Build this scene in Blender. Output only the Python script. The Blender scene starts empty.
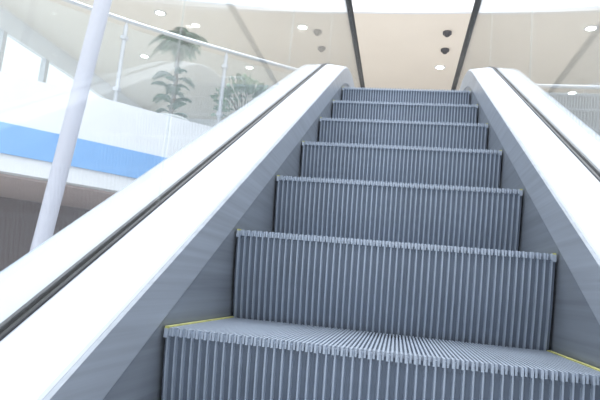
import bpy, math, random
from mathutils import Matrix, Vector
random.seed(4)
scene=bpy.context.scene
col=scene.collection
try:
    scene.view_settings.view_transform='Standard'
except Exception: pass

# ---------------- materials ----------------
def mat(name,color,rough=.5,metal=0.,var=.06,scale=(8,8,8),bump=0.,spec=.5,coat=0.):
    m=bpy.data.materials.new(name);m.use_nodes=True
    nt=m.node_tree;b=nt.nodes['Principled BSDF']
    b.inputs['Roughness'].default_value=rough;b.inputs['Metallic'].default_value=metal
    b.inputs['Specular IOR Level'].default_value=spec
    b.inputs['Coat Weight'].default_value=coat
    tc=nt.nodes.new('ShaderNodeTexCoord');mp=nt.nodes.new('ShaderNodeMapping');mp.inputs['Scale'].default_value=scale
    nz=nt.nodes.new('ShaderNodeTexNoise');nz.inputs['Scale'].default_value=1.;nz.inputs['Detail'].default_value=4
    nt.links.new(tc.outputs['Object'],mp.inputs[0]);nt.links.new(mp.outputs[0],nz.inputs['Vector'])
    cr=nt.nodes.new('ShaderNodeValToRGB')
    cr.color_ramp.elements[0].position=.3;cr.color_ramp.elements[1].position=.7
    cr.color_ramp.elements[0].color=(*[max(0,c*(1-var)) for c in color],1)
    cr.color_ramp.elements[1].color=(*[min(1,c*(1+var)) for c in color],1)
    nt.links.new(nz.outputs['Fac'],cr.inputs[0]);nt.links.new(cr.outputs[0],b.inputs['Base Color'])
    if bump:
        bp=nt.nodes.new('ShaderNodeBump');bp.inputs['Strength'].default_value=bump;bp.inputs['Distance'].default_value=.002
        nt.links.new(nz.outputs['Fac'],bp.inputs['Height']);nt.links.new(bp.outputs[0],b.inputs['Normal'])
    return m
def emis(name,color,s):
    m=bpy.data.materials.new(name);m.use_nodes=True;nt=m.node_tree
    b=nt.nodes['Principled BSDF'];b.inputs['Base Color'].default_value=(*color,1)
    b.inputs['Emission Color'].default_value=(*color,1);b.inputs['Emission Strength'].default_value=s
    return m
def glassmat(name,tint=(.96,.98,.98),ior=1.5,haze=0.):
    m=bpy.data.materials.new(name);m.use_nodes=True;nt=m.node_tree
    for n in list(nt.nodes): nt.nodes.remove(n)
    o=nt.nodes.new('ShaderNodeOutputMaterial');mx=nt.nodes.new('ShaderNodeMixShader')
    t=nt.nodes.new('ShaderNodeBsdfTransparent');t.inputs[0].default_value=(*tint,1)
    g=nt.nodes.new('ShaderNodeBsdfGlossy');g.inputs['Roughness'].default_value=.0
    f=nt.nodes.new('ShaderNodeFresnel')
    # the slab is not refracted, so the Fresnel term must be the same on entry and exit faces
    ge=nt.nodes.new('ShaderNodeNewGeometry');mr=nt.nodes.new('ShaderNodeMapRange')
    mr.inputs['To Min'].default_value=ior;mr.inputs['To Max'].default_value=1/ior
    nt.links.new(ge.outputs['Backfacing'],mr.inputs['Value']);nt.links.new(mr.outputs[0],f.inputs[0])
    d=nt.nodes.new('ShaderNodeBsdfDiffuse');d.inputs[0].default_value=(.9,.92,.95,1)
    m2=nt.nodes.new('ShaderNodeMixShader');m2.inputs[0].default_value=haze  # white diffuse share mixed in to imitate the haze of reflections on the glass
    nt.links.new(t.outputs[0],m2.inputs[1]);nt.links.new(d.outputs[0],m2.inputs[2])
    nt.links.new(f.outputs[0],mx.inputs[0]);nt.links.new(m2.outputs[0],mx.inputs[1]);nt.links.new(g.outputs[0],mx.inputs[2])
    nt.links.new(mx.outputs[0],o.inputs[0]);return m
M={}
M['rib']=mat('ribbed_aluminium',(.385,.445,.535),.45,.35,.10,(3,3,9),.0)
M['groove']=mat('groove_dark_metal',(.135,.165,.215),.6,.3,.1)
M['yellow']=mat('yellow_demarcation',(.50,.50,.18),.55,0,.25,(40,40,40))
M['skirt']=mat('brushed_skirt_steel',(.28,.31,.355),.42,.5,.14,(60,1.2,60))
M['skirtlip']=mat('brushed_inner_profile',(.46,.50,.56),.38,.5,.10,(80,1.2,80))
M['deck']=mat('white_deck_enamel',(.60,.64,.715),.25,0,.02,(2,2,2),0,.5,.3)
M['black']=mat('black_rubber',(.018,.019,.023),.35,0,.2)
M['trim']=mat('glazing_trim_steel',(.45,.48,.52),.3,.8,.05)
M['comb']=mat('landing_plate_steel',(.35,.37,.4),.4,.7,.1,(50,2,50))
M['glass']=glassmat('balustrade_glass',haze=.05)
M['white']=mat('white_plaster',(.76,.78,.82),.7,0,.02)
M['blue']=mat('blue_fascia_band',(.19,.41,.77),.45,0,.03)
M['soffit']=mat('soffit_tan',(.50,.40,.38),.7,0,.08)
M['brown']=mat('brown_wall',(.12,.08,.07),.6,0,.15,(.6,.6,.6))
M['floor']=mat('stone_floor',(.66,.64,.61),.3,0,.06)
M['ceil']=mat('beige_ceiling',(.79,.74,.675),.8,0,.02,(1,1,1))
M['steel']=mat('satin_steel',(.55,.57,.61),.3,.5,.04)
M['leaf']=mat('leaf_green',(.06,.15,.09),.5,0,.4,(14,14,14))
M['leaf2']=mat('leaf_light_green',(.16,.26,.15),.5,0,.5,(14,14,14))
M['trunk']=mat('palm_trunk',(.16,.12,.08),.8,0,.3,(30,30,30),.4)
M['pot']=mat('pot_ceramic',(.55,.56,.58),.4,0,.05)
M['lamp']=emis('downlight_lamp',(1,.97,.9),12)
M['dark']=mat('dark_plastic',(.09,.09,.10),.5,0,.1)
M['streak']=mat('reflection_streak',(.60,.61,.71),.35,0,.02)  # pale lavender of the streak reflected in the glass

def mesh(name,verts,faces,mats,mi=None,parent=None,smooth=False):
    me=bpy.data.meshes.new(name);me.from_pydata([tuple(v) for v in verts],[],faces)
    if not isinstance(mats,list): mats=[mats]
    for m in mats: me.materials.append(m)
    if mi: me.polygons.foreach_set('material_index',mi)
    if smooth: me.polygons.foreach_set('use_smooth',[True]*len(me.polygons))
    me.update()
    import bmesh
    bm=bmesh.new();bm.from_mesh(me);bmesh.ops.recalc_face_normals(bm,faces=bm.faces);bm.to_mesh(me);bm.free()
    o=bpy.data.objects.new(name,me);col.objects.link(o)
    if parent: o.parent=parent
    return o
def empty(name):
    e=bpy.data.objects.new(name,None);col.objects.link(e);e.empty_display_size=.2;return e
class B:
    def __init__(s): s.v=[];s.f=[];s.m=[]
    def box(s,x0,x1,y0,y1,z0,z1,mi=0):
        n=len(s.v)
        s.v+=[(x,y,z) for x in(x0,x1) for y in(y0,y1) for z in(z0,z1)]
        for f in [(0,1,3,2),(4,6,7,5),(0,4,5,1),(2,3,7,6),(0,2,6,4),(1,5,7,3)]:
            s.f.append([n+i for i in f]);s.m.append(mi)
    def sweep(s,rings,mi=0,closed=True,caps=True):
        n=len(s.v);k=len(rings[0])
        for r in rings: s.v+=[tuple(p) for p in r]
        for i in range(len(rings)-1):
            for j in range(k if closed else k-1):
                a=n+i*k+j;b=n+i*k+(j+1)%k
                s.f.append([a,b,b+k,a+k]);s.m.append(mi)
        if caps and closed:
            s.f.append([n+j for j in range(k)]);s.m.append(mi)
            s.f.append([n+(len(rings)-1)*k+j for j in range(k)]);s.m.append(mi)
    def obj(s,name,mats,parent=None,smooth=False): return mesh(name,s.v,s.f,mats,s.m,parent,smooth)
def cyl(b,c,r,z0,z1,n=20,mi=0,r2=None):
    r2=r if r2 is None else r2
    b.sweep([[(c[0]+rr*math.cos(2*math.pi*i/n),c[1]+rr*math.sin(2*math.pi*i/n),z) for i in range(n)] for rr,z in((r,z0),(r2,z1))],mi)
def tube(b,pts,r,n=10,mi=0):
    rings=[]
    for i,p in enumerate(pts):
        p=Vector(p);a=Vector(pts[max(0,i-1)]);c=Vector(pts[min(len(pts)-1,i+1)])
        t=(c-a).normalized();u=t.cross(Vector((0,0,1)))
        if u.length<1e-3: u=Vector((1,0,0))
        u.normalize();w=t.cross(u)
        rr=r[i] if isinstance(r,list) else r
        rings.append([p+u*rr*math.cos(2*math.pi*k/n)+w*rr*math.sin(2*math.pi*k/n) for k in range(n)])
    b.sweep(rings,mi)

# ---------------- escalator ----------------
SL=.575;YT=2.35;R=1.5;ZB=-1.495
def zn(y):
    if y<=-2.6: return ZB
    if y<=YT: return SL*y
    s0=math.sin(math.radians(29.9));c0=math.cos(math.radians(29.9))
    s=s0-(y-YT)/R
    if s<=0: return SL*YT+R*(1-c0)
    return SL*YT+R*(math.sqrt(1-s*s)-c0)
ZT=zn(9)
esc=empty('escalator')
st=B();RISE=.23
def off(t): # riser set-back at depth t below the nose
    return .006+.040*(max(0,t)/.23)**1.5
ts=[0,.01,.03,.06,.09,.12,.15,.18,.21,.235]
rings=[]
for t in ts:
    y=off(t)+.006
    rings.append([(-.398,y,-t-.012 if t==0 else -t),(.398,y,-t-.012 if t==0 else -t),(.398,y+.012,-t-.001),(-.398,y+.012,-t-.001)])
st.sweep(rings,1)
N=50;p=.796/N
for i in range(N):
    x=-.398+p*i+p*.2;w=p*.5
    rr=[]
    for t in ts:
        y=off(t)-.001
        z=-t-(.006 if t==0 else 0)
        rr.append([(x,y+.009,z),(x+.0025,y,z),(x+w-.0025,y,z),(x+w,y+.009,z)])
    st.sweep(rr,0)
st.box(-.398,.398,.012,.437,-.024,-.010,1)
N2=100;p=.796/N2
for i in range(N2):
    x=-.398+p*i+p*.22
    y0=-.004 if i%2==0 else .004
    if i<1 or i>N2-2: continue
    st.box(x,x+p*.5,y0,.437,-.016,-.001,0)
for sx in(-1,1):
    x0=sx*.398;x1=sx*.390
    st.box(min(x0,x1),max(x0,x1),.004,.437,-.003,.001,2)
    st.box(min(x0,x1),max(x0,x1),.003,.02,-.02,-.003,0)
stepme=None
for k in range(-6,9):
    y=.4*k
    if stepme is None:
        o=st.obj('step',[M['rib'],M['groove'],M['yellow']],esc);stepme=o.data
    else:
        o=bpy.data.objects.new('step',stepme);col.objects.link(o);o.parent=esc
    o.location=(0,y,zn(y))
ys=[-3.6,-2.9,-2.62,-2.58]+[-2.4+.4*i for i in range(12)]+[2.3+.05*i for i in range(18)]+[3.3,4,5,5.75]
ys=sorted(set(round(y,3) for y in ys))
def strip(name,prof,m,smooth=False,ylo=-9,yhi=9):
    b=B()
    for s in(-1,1):
        b.sweep([[(s*x,y,zn(y)+dz) for x,dz in prof] for y in ys if ylo<=y<=yhi],0)
    return b.obj(name,m,esc,smooth)
GX=.535
strip('skirt_panel',[(.404,-.34),(.404,.010),(.43,.010),(.43,-.34)],M['skirt'])
strip('inner_profile',[(.402,.010),(.400,.014),(.400,.119),(.404,.125),(.43,.125),(.43,.010)],M['skirtlip'])
strip('inner_deck',[(.4045,.1255),(.408,.131),(GX-.016,.146),(GX-.013,.146),(GX-.013,.10)],M['deck'])
strip('glass_gasket_inner',[(GX-.0125,.06),(GX-.0125,.151),(GX-.0055,.151),(GX-.0055,.06)],M['black'])
strip('glass_gasket_outer',[(GX+.0055,.06),(GX+.0055,.151),(GX+.0125,.151),(GX+.0125,.06)],M['black'])
strip('glass_clamp',[(GX-.005,.05),(GX-.005,.10),(GX+.005,.10),(GX+.005,.05)],M['trim'])
strip('outer_deck',[(GX+.013,.09),(GX+.013,.147),(.665,.142),(.678,.136),(.682,.123),(.682,.09)],M['deck'])
strip('outer_cladding',[(.64,-.75),(.64,.09),(.678,.09),(.678,-.75)],M['deck'],yhi=5.0)
tb=B();tb.sweep([[(-.6,y,zn(y)-.75),(.6,y,zn(y)-.75),(.6,y,zn(y)-.70),(-.6,y,zn(y)-.70)] for y in ys if -2.3<=y<=5])
tb.obj('truss_soffit',M['white'],esc)
lb=B();lb.box(-.40,.40,3.6,5.75,ZT-.05,ZT+.006);lb.box(-.40,.40,-3.6,-2.42,ZB-.05,ZB+.004)
for i in range(50):
    x=-.396+.796/50*(i+.55);lb.box(x-.003,x+.003,3.55,3.6,ZT-.005,ZT+.004)
lb.obj('landing_plate',M['comb'],esc)
H=.95;HR=.40
def rail_path():
    P=[]
    yb=-3.2;ye=5.35
    for i in range(13):
        a=math.pi*1.5-math.pi*i/12
        P.append((yb+HR*math.cos(a),ZB+H-HR+HR*math.sin(a)))
    for y in [yy for yy in ys if yb<yy<ye]: P.append((y,zn(y)+H))
    for i in range(13):
        a=math.pi*.5-math.pi*i/12
        P.append((ye+HR*math.cos(a),ZT+H-HR+HR*math.sin(a)))
    return P
RP=rail_path()
hb=B()
prof=[(-.028,-.006),(-.032,.006),(-.028,.018),(-.016,.026),(.016,.026),(.028,.018),(.032,.006),(.028,-.006),(.022,-.010),(.010,-.004),(-.010,-.004),(-.022,-.010)]
for s in(-1,1):
    rings=[]
    for i,(y,z) in enumerate(RP):
        a=RP[max(0,i-1)];c=RP[min(len(RP)-1,i+1)]
        ty,tz=c[0]-a[0],c[1]-a[1];l=math.hypot(ty,tz);ty/=l;tz/=l
        rings.append([(s*GX+px,y-tz*pn,z+ty*pn) for px,pn in prof])
    hb.sweep(rings)
hb.obj('handrail',M['black'],esc,True)
gb=B()
joints=[-2.2,-1.0,.2,1.4,2.6,3.9]
segs=[(-3.2,joints[0])]+[(joints[i],joints[i+1]) for i in range(len(joints)-1)]+[(joints[-1],5.35)]
for n,(a,c) in enumerate(segs):
    yy=[a+.004]+[y for y in ys if a+.01<y<c-.01]+[c-.004]
    top=[(y,zn(y)+H-.006) for y in yy];bot=[(y,zn(y)+.1005) for y in yy]
    poly=list(bot)
    if n==len(segs)-1:
        poly+=[(5.35+(HR-.006)*math.cos(t),ZT+H-HR+(HR-.006)*math.sin(t)) for t in [math.pi*(-.5+i/12) for i in range(1,12)]]
    poly+=top[::-1]
    if n==0:
        poly+=[(-3.2+(HR-.006)*math.cos(t),ZB+H-HR+(HR-.006)*math.sin(t)) for t in [math.pi*(.5+i/12) for i in range(1,12)]]
    for s in(-1,1):
        gb.sweep([[(s*x,y,z) for y,z in poly] for x in(GX-.0047,GX+.0047)])
gb.obj('glass_balustrade',M['glass'],esc)

# ---------------- building ----------------
def extr(name,poly,z0,z1,m):
    b=B();b.sweep([[(x,y,z) for x,y in poly] for z in(z0,z1)]);return b.obj(name,m)
def smoothc(P,n=8):
    out=[]
    for i in range(len(P)-1):
        p0=Vector(P[max(0,i-1)]);p1=Vector(P[i]);p2=Vector(P[i+1]);p3=Vector(P[min(len(P)-1,i+2)])
        for k in range(n):
            t=k/n
            out.append(tuple(.5*((2*p1)+(-p0+p2)*t+(2*p0-5*p1+4*p2-p3)*t*t+(-p0+3*p1-3*p2+p3)*t**3)))
    out.append(tuple(P[-1]));return out
FL=1.55
edge=smoothc([(-7.4,-1.4),(-5.6,.3),(-4.5,1.4),(-3.9,2.0),(-3.2,2.70),(-2.63,3.28),(-1.95,4.0),(-1.25,4.6),(-.75,4.98)])
slab=edge+[(-.75,5.9),(.75,5.9),(.75,5.0),(6.4,5.0),(6.4,14),(-7.4,14)]
extr('floor_upper',slab,.76,FL,M['white'])
extr('floor_upper_finish',[(-7.4,-1.2),]+[(x-.02,y+.05) for x,y in edge[4:]]+[(-.76,5.91),(.76,5.91),(.76,5.05),(6.4,5.05),(6.4,14),(-7.4,14)],FL,FL+.004,M['floor'])
bb=B()
rings=[]
for i,(x,y) in enumerate(edge):
    a=Vector(edge[max(0,i-1)]);c=Vector(edge[min(len(edge)-1,i+1)]);t=(c-a).normalized();n=Vector((t.y,-t.x))
    q=Vector((x,y))
    rings.append([(*(q+n*o),z) for o,z in((0.002,.90),(.015,.90),(.015,1.145),(.002,1.145))])
bb.sweep(rings);bb.obj('trim_1',M['blue'])
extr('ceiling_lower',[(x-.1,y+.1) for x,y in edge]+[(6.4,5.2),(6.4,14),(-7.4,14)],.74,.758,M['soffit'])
lw=B()
wp=[(-7.4,1.2),(-5.3,3.4),(-3.6,5.1),(-1.6,6.6),(3,7.2),(6.4,7.2)]
lw.sweep([[(x,y,-1.5),(x,y,.74),(x-.1,y+.12,.74),(x-.1,y+.12,-1.5)] for x,y in wp])
lw.obj('wall_lower',M['brown'])
fl=B();fl.box(-7.6,6.6,-9,14,-1.6,-1.5);fl.obj('floor_lower',M['floor'])
ce=[(x*.5,7.55-.03*(x*.5)**2) for x in range(-14,13)]
extr('ceiling',[(-7.4,-1)]+[(-6.2,-1),(-6.2,5.6)]+[(-5.9,6.1)]+ce[3:]+[(6.4,6.3),(6.4,14),(-7.4,14)],4.6,4.75,M['ceil'])
cf=B();cf.sweep([[(x,y-.02,4.55),(x,y-.02,5.4),(x,y-.08,5.4),(x,y-.08,4.55)] for x,y in ce[3:]]);cf.obj('trim_2',M['white'])
bw=B();bw.box(-7.5,6.5,14,14.1,1.55,4.75);bw.obj('wall_back',M['white'])
rw=B();rw.box(6.4,6.5,-4,14,-1.5,4.75);rw.obj('wall_right',M['white'])
wl=B()
wl.box(-7.5,-7.4,-1.4,14,-1.5,1.9);wl.box(-7.5,-7.4,-1.4,14,4.2,4.75)
for i in range(13):
    y=-1.4+1.28*i;wl.box(-7.5,-7.38,y-.05,y+.05,1.9,4.2,1)
wl.box(-7.5,-7.39,-1.4,14,3.3,3.36,1)
wl.obj('wall_left',[M['white'],M['steel']])
wg=B();wg.box(-7.455,-7.445,-1.4,14,1.9,4.2);wg.obj('window_1',M['glass'])
rl=smoothc([(-5.2,1.2),(-4.55,1.85),(-3.9,2.5),(-3.27,3.12),(-2.72,3.68),(-2.1,4.2),(-1.32,4.78),(-.82,5.12)])
def railing(name,path,idx,h=.92):
    e=empty(name)
    b=B();tube(b,[(x,y,FL+h) for x,y in path],.022);b.obj('top_rail',M['steel'],e,True)
    b=B()
    for i in idx:
        x,y=path[i];cyl(b,(x,y),.020,FL,FL+h-.05,14)
        cyl(b,(x,y),.045,FL,FL+.015);cyl(b,(x,y),.008,FL+h-.06,FL+h-.01)
        for zz in(.2,.72): b.box(x-.028,x+.028,y-.028,y+.028,FL+zz,FL+zz+.04)
    b.obj('posts',M['steel'],e)
    b=B()
    for a,c in zip(idx[:-1],idx[1:]):
        seg=path[a:c+1]
        r=[]
        for k,(x,y) in enumerate(seg):
            p0=Vector(seg[max(0,k-1)]);p1=Vector(seg[min(len(seg)-1,k+1)]);t=(p1-p0).normalized();n=Vector((-t.y,t.x))*.005
            q=Vector((x,y))
            if k==0:q=q+t*.024
            if k==len(seg)-1:q=q-t*.024
            r.append([(*(q+n),FL+.06),(*(q+n),FL+h-.07),(*(q-n),FL+h-.07),(*(q-n),FL+.06)])
        b.sweep(r)
    b.obj('glass',M['glass'],e)
    return e
railing('gallery_railing',rl,[0,10,21,32,42,56])
railing('gallery_railing',[(.85+.25*i,5.13) for i in range(22)],[0,5,10,15,21])
b=B();tube(b,[(-2.0,1.63,-1.5),(-1.815,1.63,.233),(-1.68,1.63,1.558),(-1.33,1.63,4.9)],.045,20)  # added solid column standing in for a pale streak reflected in the glass
cyl(b,(-2.0,1.63),.11,-1.5,-1.47);b.obj('reflection_column',M['streak'],None,True)
for i,(x,y) in enumerate([(-1.91,8.1),(.59,9.78),(-4.4,7.6),(2.84,8.06),(-3.4,10),(3.4,11),(-.9,11.5),(-5.6,9.5)]):
    e=empty('ceiling_downlight')
    b=B();n=24;r=[]
    for rr,z in((.075,4.598),(.11,4.598),(.105,4.585),(.078,4.588)):
        r.append([(x+rr*math.cos(2*math.pi*k/n),y+rr*math.sin(2*math.pi*k/n),z) for k in range(n)])
    b.sweep(r+[r[0]],0,True,False);b.obj('bezel',M['white'],e,True)
    b=B();cyl(b,(x,y),.074,4.588,4.599,24);b.obj('lamp',M['lamp'],e)
    l=bpy.data.lights.new('downlight_spot','SPOT');l.energy=85;l.spot_size=2.3;l.spot_blend=.6;l.shadow_soft_size=.07;l.color=(1,.97,.93)
    o=bpy.data.objects.new('spot',l);col.objects.link(o);o.location=(x,y,4.56);o.parent=e
for x,y,r in[(.60,8.25,.075),(.62,8.95,.075)]:
    b=B();cyl(b,(x,y),r,4.56,4.605,24);
    for i in range(5):
        a0=i*math.pi/10;a1=(i+1)*math.pi/10
        cyl(b,(x,y),r*.7*math.cos(a1)+.001,4.56-r*.7*math.sin(a1),4.56-r*.7*math.sin(a0),20,0,r*.7*math.cos(a0))
    b.obj('ceiling_security_camera',M['dark'],None,True)
def frond(b,base,ang,L,droop,lean):
    pts=[]
    d=Vector((math.cos(ang),math.sin(ang),0))
    for i in range(9):
        t=i/8;pts.append(Vector(base)+d*L*t*lean+Vector((0,0,L*(.75*t-droop*t*t))))
    tube(b,pts,[.006*(1-i/10) for i in range(9)],5)
    for i in range(1,9):
        for sgn in(-1,1):
            for h in(0,.5):
                if i==8 and h: continue
                p=pts[i] if not h else (pts[i]+pts[i+1])/2
                tan=(pts[min(8,i+1)]-pts[i-1]).normalized();side=tan.cross(Vector((0,0,1))).normalized()*sgn
                l=.2*L/.6*(1-abs(i/8-.4))
                tip=p+side*l*.8+tan*l*.6+Vector((0,0,-l*.35))
                w=tan*.009;n=len(b.v)
                mid=(p+tip)/2+Vector((0,0,.01))
                b.v+=[tuple(p-w*.5),tuple(mid-w),tuple(tip),tuple(mid+w),tuple(p+w*.5)];b.f.append([n,n+1,n+2,n+3,n+4]);b.m.append(0)
def pot(parent,x,y,r,h,soil=True):
    b=B();n=24;rr=[]
    for q,z in((r*.72,FL),(r*.98,FL+h*.9),(r*1.06,FL+h*.9),(r*1.06,FL+h),(r*.92,FL+h),(r*.9,FL+h*.93)):
        rr.append([(x+q*math.cos(2*math.pi*i/n),y+q*math.sin(2*math.pi*i/n),z) for i in range(n)])
    b.sweep(rr);b.obj('pot',M['pot'],parent,True)
e=empty('potted_palm');px,py=-2.85,5.2
pot(e,px,py,.22,.4)
b=B();tube(b,[(px,py,FL+.36),(px+.02,py,2.3),(px,py,2.75),(px+.01,py,3.0)],[.035,.03,.026,.022],12);b.obj('trunk',M['trunk'],e,True)
b=B()
for i in range(30):
    frond(b,(px,py,2.98-.004*i),i*2.4,random.uniform(.34,.5),random.uniform(.5,1.2),random.uniform(.5,.75))
for i in range(16):
    frond(b,(px,py,1.98+.035*i),i*2.4+1,random.uniform(.3,.42),random.uniform(.5,1.0),.65)
b.obj('fronds',M['leaf'],e)
e=empty('potted_shrub');px,py=-1.85,4.95
pot(e,px,py,.2,.28)
b=B();b2=B()
for i in range(420):
    th=random.uniform(0,6.28);ph=random.uniform(-.6,1.5);r=.33*random.uniform(.55,1.)
    c=Vector((px,py,FL+.52))+Vector((math.cos(th)*math.cos(ph),math.sin(th)*math.cos(ph),math.sin(ph)*.9))*r
    d=(c-Vector((px,py,FL+.4))).normalized();d=(d+Vector([random.uniform(-.6,.6) for _ in range(3)])).normalized()
    s=d.cross(Vector([random.uniform(-1,1) for _ in range(3)])).normalized()*.022
    l=.09;n=len(b.v);b.v+=[tuple(c),tuple(c+d*l*.5+s),tuple(c+d*l),tuple(c+d*l*.5-s)];b.f.append([n,n+1,n+2,n+3]);b.m.append(0)
for i in range(14):
    th=i*2.4;tube(b2,[(px,py,FL+.25),(px+.1*math.cos(th),py+.1*math.sin(th),FL+.5),(px+.22*math.cos(th),py+.22*math.sin(th),FL+.65)],[.008,.006,.003],6)
b.obj('leaves',M['leaf2'],e);b2.obj('stems',M['trunk'],e)

# ---------------- light ----------------
w=bpy.data.worlds.new('world');scene.world=w;w.use_nodes=True
bg=w.node_tree.nodes['Background'];bg.inputs[0].default_value=(.93,.96,1,1);bg.inputs[1].default_value=1.75
def area(name,loc,rot,sx,sy,p,c=(1,1,1)):
    l=bpy.data.lights.new(name,'AREA');l.shape='RECTANGLE';l.size=sx;l.size_y=sy;l.energy=p;l.color=c
    o=bpy.data.objects.new(name,l);col.objects.link(o);o.location=loc;o.rotation_euler=rot;return o
area('skylight_lamp',(0,2,7.5),(0,0,0),7,8,650,(.97,.98,1))
# ---------------- camera ----------------
cam=bpy.data.objects.new('camera',bpy.data.cameras.new('camera'));col.objects.link(cam)
R3=Matrix.Rotation(math.radians(10.56),3,'Z')@Matrix.Rotation(math.pi/2+math.radians(8.49),3,'X')@Matrix.Rotation(math.radians(5.32),3,'Z')
mm=R3.to_4x4();mm.translation=Vector((.028,-1.013,.104));cam.matrix_world=mm
cam.data.sensor_width=36;cam.data.lens=555*36/600;cam.data.clip_start=.02
scene.camera=cam
